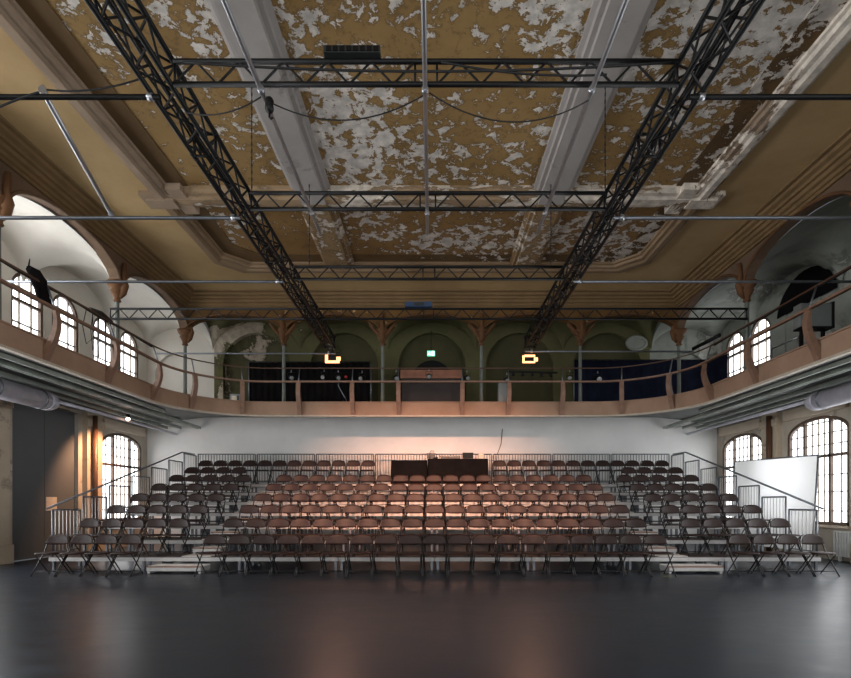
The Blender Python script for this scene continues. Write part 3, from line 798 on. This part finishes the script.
swag((-5.0,5.80,5.72),(-4.34,5.80,5.99), -.02, .012, 'short black cable below the slanting silver pipe clamp')
swag((-4.32,5.84,6.05),(-3.12,5.84,6.22), .08, .010, 'black cable sagging from the slanting pipe to the left truss')
swag((-2.7,5.70,6.235),(2.6,5.70,6.235), .10, .014, 'thick black cable sagging inside the nearest ladder truss')
swag((.1,5.70,6.24),(1.9,5.70,6.10), .06, .012, 'second cable drooping inside the nearest ladder truss')
# boxes on the trusses
t = thing('dimmer_box', 'dark segmented dimmer box on the nearest ladder truss', 'dimmer', (-.86,5.72,ZT+.28))
MB().box(-1.17,-.56,5.64,5.80,ZT+.282,ZT+.36).build('case', M['device'], t)
q = MB()
for i in range(8): q.box(-1.14+i*.073,-1.085+i*.073,5.628,5.64,ZT+.295,ZT+.348)
q.build('outlet', M['black'], t)
t = thing('junction_box', 'dark blue junction box on the farthest ladder truss', 'junction box', (-.33,13.05,ZT+.3))
MB().box(-.67,0,12.97,13.10,ZT+.312,ZT+.43).build('case', M['bluebox'], t)
MB().box(-.45,-.2,12.955,12.97,ZT+.33,ZT+.41).build('faceplate', M['device'], t)

# flood lamps at the truss ends
for sg, side in ((-1,'left'),(1,'right')):
    x = -2.92 if sg < 0 else 2.86; y, z = 15.36, 5.68
    t = thing('flood_lamp', 'small glowing flood lamp hanging at the far end of the %s truss' % side, 'lamp', (x,y,z), 'glowing flood lamps')
    MB().box(x-.20,x+.20,y,y+.12,z-.11,z+.11).build('housing', M['black'], t)
    q = MB()
    for (xa,xb,za,zb_) in ((-.21,-.13,-.12,.12),(-.13,.21,-.12,-.05),(.12,.24,-.05,.06)) if sg < 0 else ((-.21,-.15,-.12,.10),(-.15,.16,.06,.12),(-.15,.16,-.12,-.07),(.13,.24,-.07,.04)):
        q.box(x+xa,x+xb,y-.02,y,z+za,z+zb_)
    q.build('reflector', M['lamp'], t)
    MB().tube([(x-.22,y+.06,z),(x-.22,y+.06,z+.2),(x+.22,y+.06,z+.2),(x+.22,y+.06,z)], .012, 6).build('yoke', M['black'], t)
    MB().tube([(x,y+.06,z+.2),(x,y+.0,ZT)], .014, 6).build('stem', M['black'], t)

# ------------------------------------------------------------------ ducts and under balcony fittings
for sg, side in ((-1,'left'),(1,'right')):
    x = sg*9.25; z = 3.90
    t = thing('air_duct', 'round silver air duct under the %s balcony' % side, 'duct', (x,12.9,z))
    MB().tube([(x,YR+.1,z),(x,12.55,z)], .22, 24).build('tube', M['duct'], t)
    q = MB().lathe([(.225,12.5),(.225,12.56),(.21,12.68),(.16,12.8),(.08,12.88),(0,12.9)], (x,0,z), 24, 'y'); q.build('end_cap', M['duct'], t)
    for y in (9.5,11.,12.3): MB().lathe([(.222,y),(.235,y+.01),(.235,y+.04),(.222,y+.05)], (x,0,z), 24, 'y').build('seam_band', M['galv'], t)
    q = MB()
    for y in (9.,12.): q.tube([(x,y,z+.22),(x,y,ZS-.06)], .01, 5)
    q.build('hanger', M['galv'], t)
    one('conduit', MB().tube([(x,12.92,z+.06),(x,18.97,z+.06)], .045, 10), M['duct'], 'thin grey conduit running on from the %s duct to the back wall' % side, 'conduit', None, (x,12.92,z))
t = thing('bulb_lamp', 'small glowing bulb lamp under the left balcony', 'lamp', (-9.05,15.6,4.0))
MB().lathe([(.05,4.10),(.06,4.02),(.03,4.0),(.03,3.99)], (-9.05,15.6,0), 12).build('housing', M['black'], t)
MB().lathe([(0,3.90),(.05,3.93),(.06,3.97),(.03,4.0)], (-9.05,15.6,0), 12).build('bulb', M['lampsmall'], t)

# ------------------------------------------------------------------ right side: projection sheet, radiator
t = thing('projection_screen', 'large white screen leaning before the right windows', 'screen', (9.4,14.4,0))
MB().prism([(12.75,.25),(12.70,2.60),(16.2,2.72),(16.2,.25)], lambda p: (9.36+.05*(2.7-p[1])*-1,p[0],p[1]), lambda p: (9.38+.05*(2.7-p[1])*-1,p[0],p[1])).build('sheet', M['screen'], t)
q = MB().tube([(9.25,12.75,.0),(9.36,12.70,2.62)], .022, 6); q.tube([(9.36,12.70,2.62),(9.36,16.2,2.74)], .018, 6); q.tube([(9.25,16.2,0),(9.36,16.2,2.74)], .022, 6)
q.build('frame', M['galv'], t)
t = thing('radiator', 'pale ribbed radiator low on the right wall', 'radiator', (10.2,12.9,.1))
q = MB()
for i in range(10): q.box(10.16,10.27,12.4+i*.09,12.46+i*.09,.12,.72)
q.build('rib', M['radiator'], t); MB().box(10.17,10.26,12.4,13.27,.72,.76).build('top', M['radiator'], t)
q = MB().box(10.18,10.25,12.5,12.54,0,.12); q.box(10.18,10.25,13.1,13.14,0,.12); q.build('foot', M['radiator'], t)
one('tape_mark', MB().box(4.58,4.68,10.36,10.39,.0005,.002), M['yellow'], 'small yellow tape mark on the floor by the right aisle', 'tape', None, (4.63,10.37,0))
one('wall_cable', MB().tube([(2.55,18.97,4.15),(2.5,18.97,3.6),(2.35,18.97,3.2),(2.3,18.97,2.2)], .011, 6), M['cable'], 'thin dark cable hanging down the white back wall', 'cable', None, (2.5,18.97,4.1))

# ------------------------------------------------------------------ gallery furnishing
def curtain(name, pts, z0, z1, mat, lab, cat, folds=.05, wl=.22):
    """pleated cloth hung along a polyline, two faces thick"""
    mb = MB(); A = [Vector((p[0],p[1],0)) for p in pts]; line = []; acc = 0
    for a, b_ in zip(A, A[1:]):
        L = (b_-a).length; n = max(2, int(L/.05)); d_ = (b_-a)/L; nr = Vector((-d_.y, d_.x, 0))
        for i in range(n): line.append((a+d_*(L*i/n), nr, acc+L*i/n))
        acc += L
    rings = []
    for sgn in (0, .012):
        for zz, amp in ((z0,1.0),((z0+z1)/2,.9),(z1,.5)):
            rings.append([(p + nr*(folds*amp*sin(2*PI*s/wl+.6*sin(s*1.3))+sgn)) for p, nr, s in line])
            rings[-1] = [(q.x,q.y,zz) for q in rings[-1]]
    L = len(line); vs = [p for r_ in rings for p in r_]; fs = []
    for b0 in (0,3):
        for j in (0,1):
            for i in range(L-1): fs.append(((b0+j)*L+i,(b0+j)*L+i+1,(b0+j+1)*L+i+1,(b0+j+1)*L+i))
    for i in range(L-1): fs.append((2*L+i,2*L+i+1,5*L+i+1,5*L+i))
    mb.add(vs, fs, True)
    t = thing(name, lab, cat, (pts[0][0],pts[0][1],z0))
    mb.build('cloth', mat, t)
    MB().tube([(p[0],p[1],z1+.02) for p in pts], .02, 6).build('rail', M['black'], t)
    for p in (pts[0], pts[-1]): MB().tube([(p[0],p[1],ZD),(p[0],p[1],z1+.03)], .02, 6).build('post', M['galv'], t)
    return t
curtain('stage_curtain', [(-6.15,17.6),(-2.05,17.6)], ZD+.02, 6.18, M['blackcloth'], 'black curtain hung on the back gallery left of the middle', 'curtain')
curtain('stage_curtain', [(4.85,17.9),(9.3,17.9),(9.75,17.2)], ZD+.02, 6.33, M['navy'], 'dark navy curtain closing the right corner of the gallery', 'curtain', .02)
t = thing('gallery_counter', 'brown topped dark counter on the gallery before the middle arch', 'counter', (0,17.6,ZD))
MB().box(-1.05,1.02,17.45,17.95,5.62,5.90).build('top_board', M['brownwood'], t)
MB().box(-1.0,.97,17.50,17.9,ZD,5.62).build('front_panel', M['darkwood'], t)
MB().box(-.98,.95,17.40,17.46,4.70,4.78).build('foot_board', M['pale'], t)
# exit sign over the middle arch
t = thing('exit_sign', 'green lit running man exit sign over the middle gallery arch', 'exit sign', (0,17.8,6.5))
x0, z0, y = -.03, 6.55, 17.8
MB().box(x0-.13,x0+.13,y,y+.05,z0-.085,z0+.085).build('housing', M['exitgreen'], t)
q = MB()
q.box(x0+.02,x0+.10,y-.006,y,z0-.07,z0+.07)                                        # doorway
q.prism([(-.075,.045),(-.045,.06),(-.03,.045),(-.045,.03)], lambda p: (x0+p[0],y-.006,z0+p[1]), lambda p: (x0+p[0],y,z0+p[1]))
q.prism([(-.08,.03),(-.03,.02),(-.045,-.02),(-.01,-.065),(-.03,-.065),(-.065,-.03),(-.11,-.05),(-.11,-.035),(-.07,-.01)], lambda p: (x0+p[0],y-.006,z0+p[1]), lambda p: (x0+p[0],y,z0+p[1]))
q.build('pictogram', M['exitwhite'], t)
MB().tube([(x0,y+.025,z0+.09),(x0,y+.025,7.35)], .012, 6).build('stem', M['black'], t)
# stage spotlights clamped to the railing
def spot(x, y, z, ang, lab, lens='dark', big=1.0):
    t = thing('stage_spotlight', lab, 'spotlight', (x,y,z), 'spotlights along the gallery rail')
    d_ = Vector((sin(R(ang)), -cos(R(ang)), -.35)).normalized(); c = Vector((x,y,z))
    MB().tube([c-d_*.16*big, c-d_*.14*big, c-d_*.02, c+d_*.02, c+d_*.14*big], [.04*big,.075*big,.085*big,.07*big,.075*big], 12).build('housing', M['black'], t)
    MB().tube([c+d_*.14*big, c+d_*.146*big], .062*big, 12).build('lens', M['greybox'] if lens == 'dark' else M['silver'], t)
    s = Vector((-d_.y, d_.x, 0)).normalized()*.10*big
    MB().tube([c-s, c-s+Vector((0,0,.16)), c+s+Vector((0,0,.16)), c+s], .009, 6).build('yoke', M['black'], t)
    MB().tube([c+Vector((0,0,.16)), c+Vector((0,0,.24))], .012, 6).build('clamp', M['silver'], t)
for i, (px, z, an, lab) in enumerate(((291,5.48,20,'black spotlight on the rail before the black curtain, nearest its left end'),(324,5.50,-10,'black spotlight on the rail under the left flood lamp'),(338,5.48,15,'black spotlight on the rail with a cable hanging from it'),
        (362,5.46,-15,'black spotlight on the rail at the right end of the black curtain'),(396,5.47,10,'black spotlight beside the left post of the middle gate'),(429,5.52,0,'black spotlight hanging before the brown counter'),
        (467,5.47,10,'black spotlight beside the right post of the middle gate'),(507,5.40,0,'black spotlight left of the right flood lamp'),(570,5.48,-15,'black spotlight on the rail at the left edge of the navy curtain'),(598,5.44,0,'round faced spotlight on the rail before the navy curtain'))):
    spot((px-432)*16.75/524, 16.78, z, an, lab, 'silver' if i == 9 else 'dark', 1.25 if i == 9 else 1.0)
one('red_light', MB().lathe([(.0,0),(.04,.01),(.05,.04),(.04,.08),(0,.09)], ((346-432)*16.7/524,16.68,5.43), 10), M['red'], 'small red lamp on the gallery rail before the black curtain', 'lamp', None, (-2.74,16.68,5.43))
one('drooping_cable', MB().tube([(-2.95,16.68,5.45),(-2.98,16.68,5.2),(-2.85,16.68,4.95),(-2.72,16.68,4.72)], .016, 6), M['galv'], 'grey cable drooping behind the railing before the black curtain', 'cable', None, (-2.95,16.68,5.4))
t = thing('lighting_bar', 'black bar with small lamps clamped to the rail under the right flood lamp', 'lighting bar', (3.0,16.72,5.62))
MB().tube([(2.45,16.74,5.66),(4.0,16.74,5.62)], .03, 8).build('bar', M['black'], t)
for i in range(5): MB().lathe([(.03,0),(.05,-.03),(.05,-.10),(.0,-.11)], (2.6+i*.3,16.74,5.63-.008*i), 10).build('lamp_head', M['black'], t)
t = thing('control_box', 'pale control box on the gallery floor by the left end of the black curtain', 'box', (-6.35,16.95,4.72))
MB().box(-6.52,-6.18,16.9,17.1,ZD,4.98).build('case', M['greybox'], t); MB().box(-6.46,-6.3,16.885,16.9,4.76,4.92).build('faceplate', M['pale'], t); MB().box(-6.28,-6.22,16.885,16.9,4.76,4.92).build('switch', M['device'], t)
t = thing('grey_speaker_panel', 'tall grey stand against the post right of the middle gate', 'stand', (2.3,17.0,ZD))
MB().box(2.15,2.42,16.95,17.2,ZD,5.35).build('body', M['greybox'], t); MB().box(2.13,2.44,16.94,17.21,5.35,5.40).build('top', M['device'], t)
# left balcony: black bundle and hanging cables
t = thing('black_bundle', 'black cloth bundle tied on the upper rail of the left balcony', 'bundle', (-7.6,10.25,5.6))
random.seed(3); rings = []
for i in range(9):
    f = i/8; rr = .10*sin(PI*min(1,f*1.1+.05))**.6+.02
    cx, cy, cz = -7.66+.05*sin(i), 9.95+.75*f, 5.92-.62*f
    rings.append([(cx+rr*1.0*cos(2*PI*k/10)*random.uniform(.7,1.3), cy+rr*.6*sin(2*PI*k/10)*random.uniform(.7,1.3), cz+rr*1.1*sin(2*PI*k/10)*random.uniform(.8,1.3)) for k in range(10)])
MB().loft(rings).build('cloth', M['blackcloth'], t)
MB().tube([(-7.6,10.1,5.74),(-7.7,10.0,5.95),(-7.6,9.9,6.06)], [.03,.02,.008], 6).build('tip', M['blackcloth'], t)
t = thing('cable_coil', 'coil of dark cables hanging from the left balcony upper rail', 'cable', (-7.6,11.9,5.7))
MB().tube([(-7.58,11.6,5.76),(-7.58,12.0,5.78),(-7.58,12.4,5.75)], [.03,.07,.03], 8).build('bundle', M['cable'], t)
for j in range(4):
    y = 11.5+.22*j
    MB().tube([(-7.58,y,5.74),(-7.6,y-.10+.05*j,5.3),(-7.6,y+.02,4.95-.08*j),(-7.58,y+.22,5.15),(-7.58,y+.2,5.7)], .010, 5).build('loop', M['cable'], t)
swagp = [(-7.6,y,5.72+.02*sin(y*3)) for y in (9.0,9.6,10.2,10.8,11.4,12.0,12.6,13.2,13.8,14.2)]
one('rail_cable', MB().tube(swagp, .028, 6), M['cable'], 'black cable tied along the upper rail of the left balcony', 'cable', None, (-7.6,9,5.72))
one('rail_cable', MB().tube([(7.6,y,5.72+.02*sin(y*3)) for y in (9.0,10.,11.,12.,13.,14.1)], .024, 6), M['cable'], 'black cable tied along the upper rail of the right balcony', 'cable', None, (7.6,9,5.72))
# right balcony: loudspeaker box, white hand rail, strip light
t = thing('loudspeaker_box', 'grey flat cabinet with black edge on the right balcony', 'cabinet', (8.8,12.12,ZD))
MB().box(8.45,9.15,12.0,12.25,5.5,6.03).build('body', M['greybox'], t); MB().box(9.15,9.2,11.97,12.27,5.46,6.06).build('edge', M['black'], t)
MB().box(8.45,9.15,11.98,12.26,5.46,5.5).build('edge', M['black'], t)
for x in (8.55,9.05): MB().box(x-.03,x+.03,12.1,12.16,ZD,5.46).build('leg', M['black'], t)
t = thing('inner_handrail', 'pale tubular handrail standing on the right balcony', 'handrail', (8.9,12.6,ZD))
for z in (5.05,5.42): MB().tube([(8.75,13.5,z),(8.75,12.5,z)], .022, 6).build('rail', M['silver'], t)
for y in (13.5,12.5): MB().tube([(8.75,y,ZD),(8.75,y,5.42)], .022, 6).build('post', M['silver'], t)
t = thing('strip_light', 'black tubular strip light on the right balcony rail near the corner', 'light', (7.5,14.2,5.9))
MB().tube([(7.35,14.75,5.80),(7.55,13.75,5.86)], .05, 8).build('housing', M['black'], t)
MB().tube([(7.40,14.5,5.80),(7.44,14.5,5.70)], .014, 6).build('clamp', M['silver'], t)

# ------------------------------------------------------------------ lamps
def spotlight(loc, target, power, size, blend, col, radius=.12):
    l = bpy.data.lights.new('stage_lamp', 'SPOT'); l.energy = power; l.spot_size = R(size); l.spot_blend = blend; l.color = col; l.shadow_soft_size = radius
    o = bpy.data.objects.new('stage_lamp', l); COL.objects.link(o); o.location = loc
    o.rotation_euler = (Vector(target)-Vector(loc)).to_track_quat('-Z','Y').to_euler(); return o
def point(loc, power, col, radius=.06):
    l = bpy.data.lights.new('lamp_glow', 'POINT'); l.energy = power; l.color = col; l.shadow_soft_size = radius
    o = bpy.data.objects.new('lamp_glow', l); COL.objects.link(o); o.location = loc; return o
WARM = (1,.49,.31)
for sg in (-1,1):
    spotlight((sg*3.0, 4.2, 5.85), (sg*1.6, 14.6, 1.7), 2600, 40, .9, WARM)
    spotlight((sg*2.9, 15.28, 5.66), (sg*1.5, 12.8, 1.2), 60, 120, .8, WARM, .08)
spotlight((-9.05, 15.6, 3.88), (-10.3, 16.0, 2.0), 240, 95, .7, (1,.52,.28), .05)

# ------------------------------------------------------------------ camera, world, view
cam = bpy.data.cameras.new('camera'); co = bpy.data.objects.new('camera', cam); COL.objects.link(co)
cam.sensor_width = 36; cam.sensor_fit = 'HORIZONTAL'; cam.lens = 36*524/851
cam.shift_x = -6.5/851; cam.shift_y = 165/851
co.location = (0,0,1.43); co.rotation_euler = (R(90),0,0); cam.clip_end = 200
SC.camera = co
w = bpy.data.worlds.new('world'); SC.world = w; w.use_nodes = True
w.node_tree.nodes['Background'].inputs['Color'].default_value = (.75,.82,.9,1); w.node_tree.nodes['Background'].inputs['Strength'].default_value = .05
SC.view_settings.view_transform = 'Standard'; SC.view_settings.look = 'None'; SC.view_settings.gamma = 1
SC.view_settings.exposure = 1.45; SC.view_settings.use_curve_mapping = False
SC.cycles.max_bounces = 8; SC.cycles.diffuse_bounces = 5; SC.cycles.glossy_bounces = 4
SC.cycles.use_denoising = True
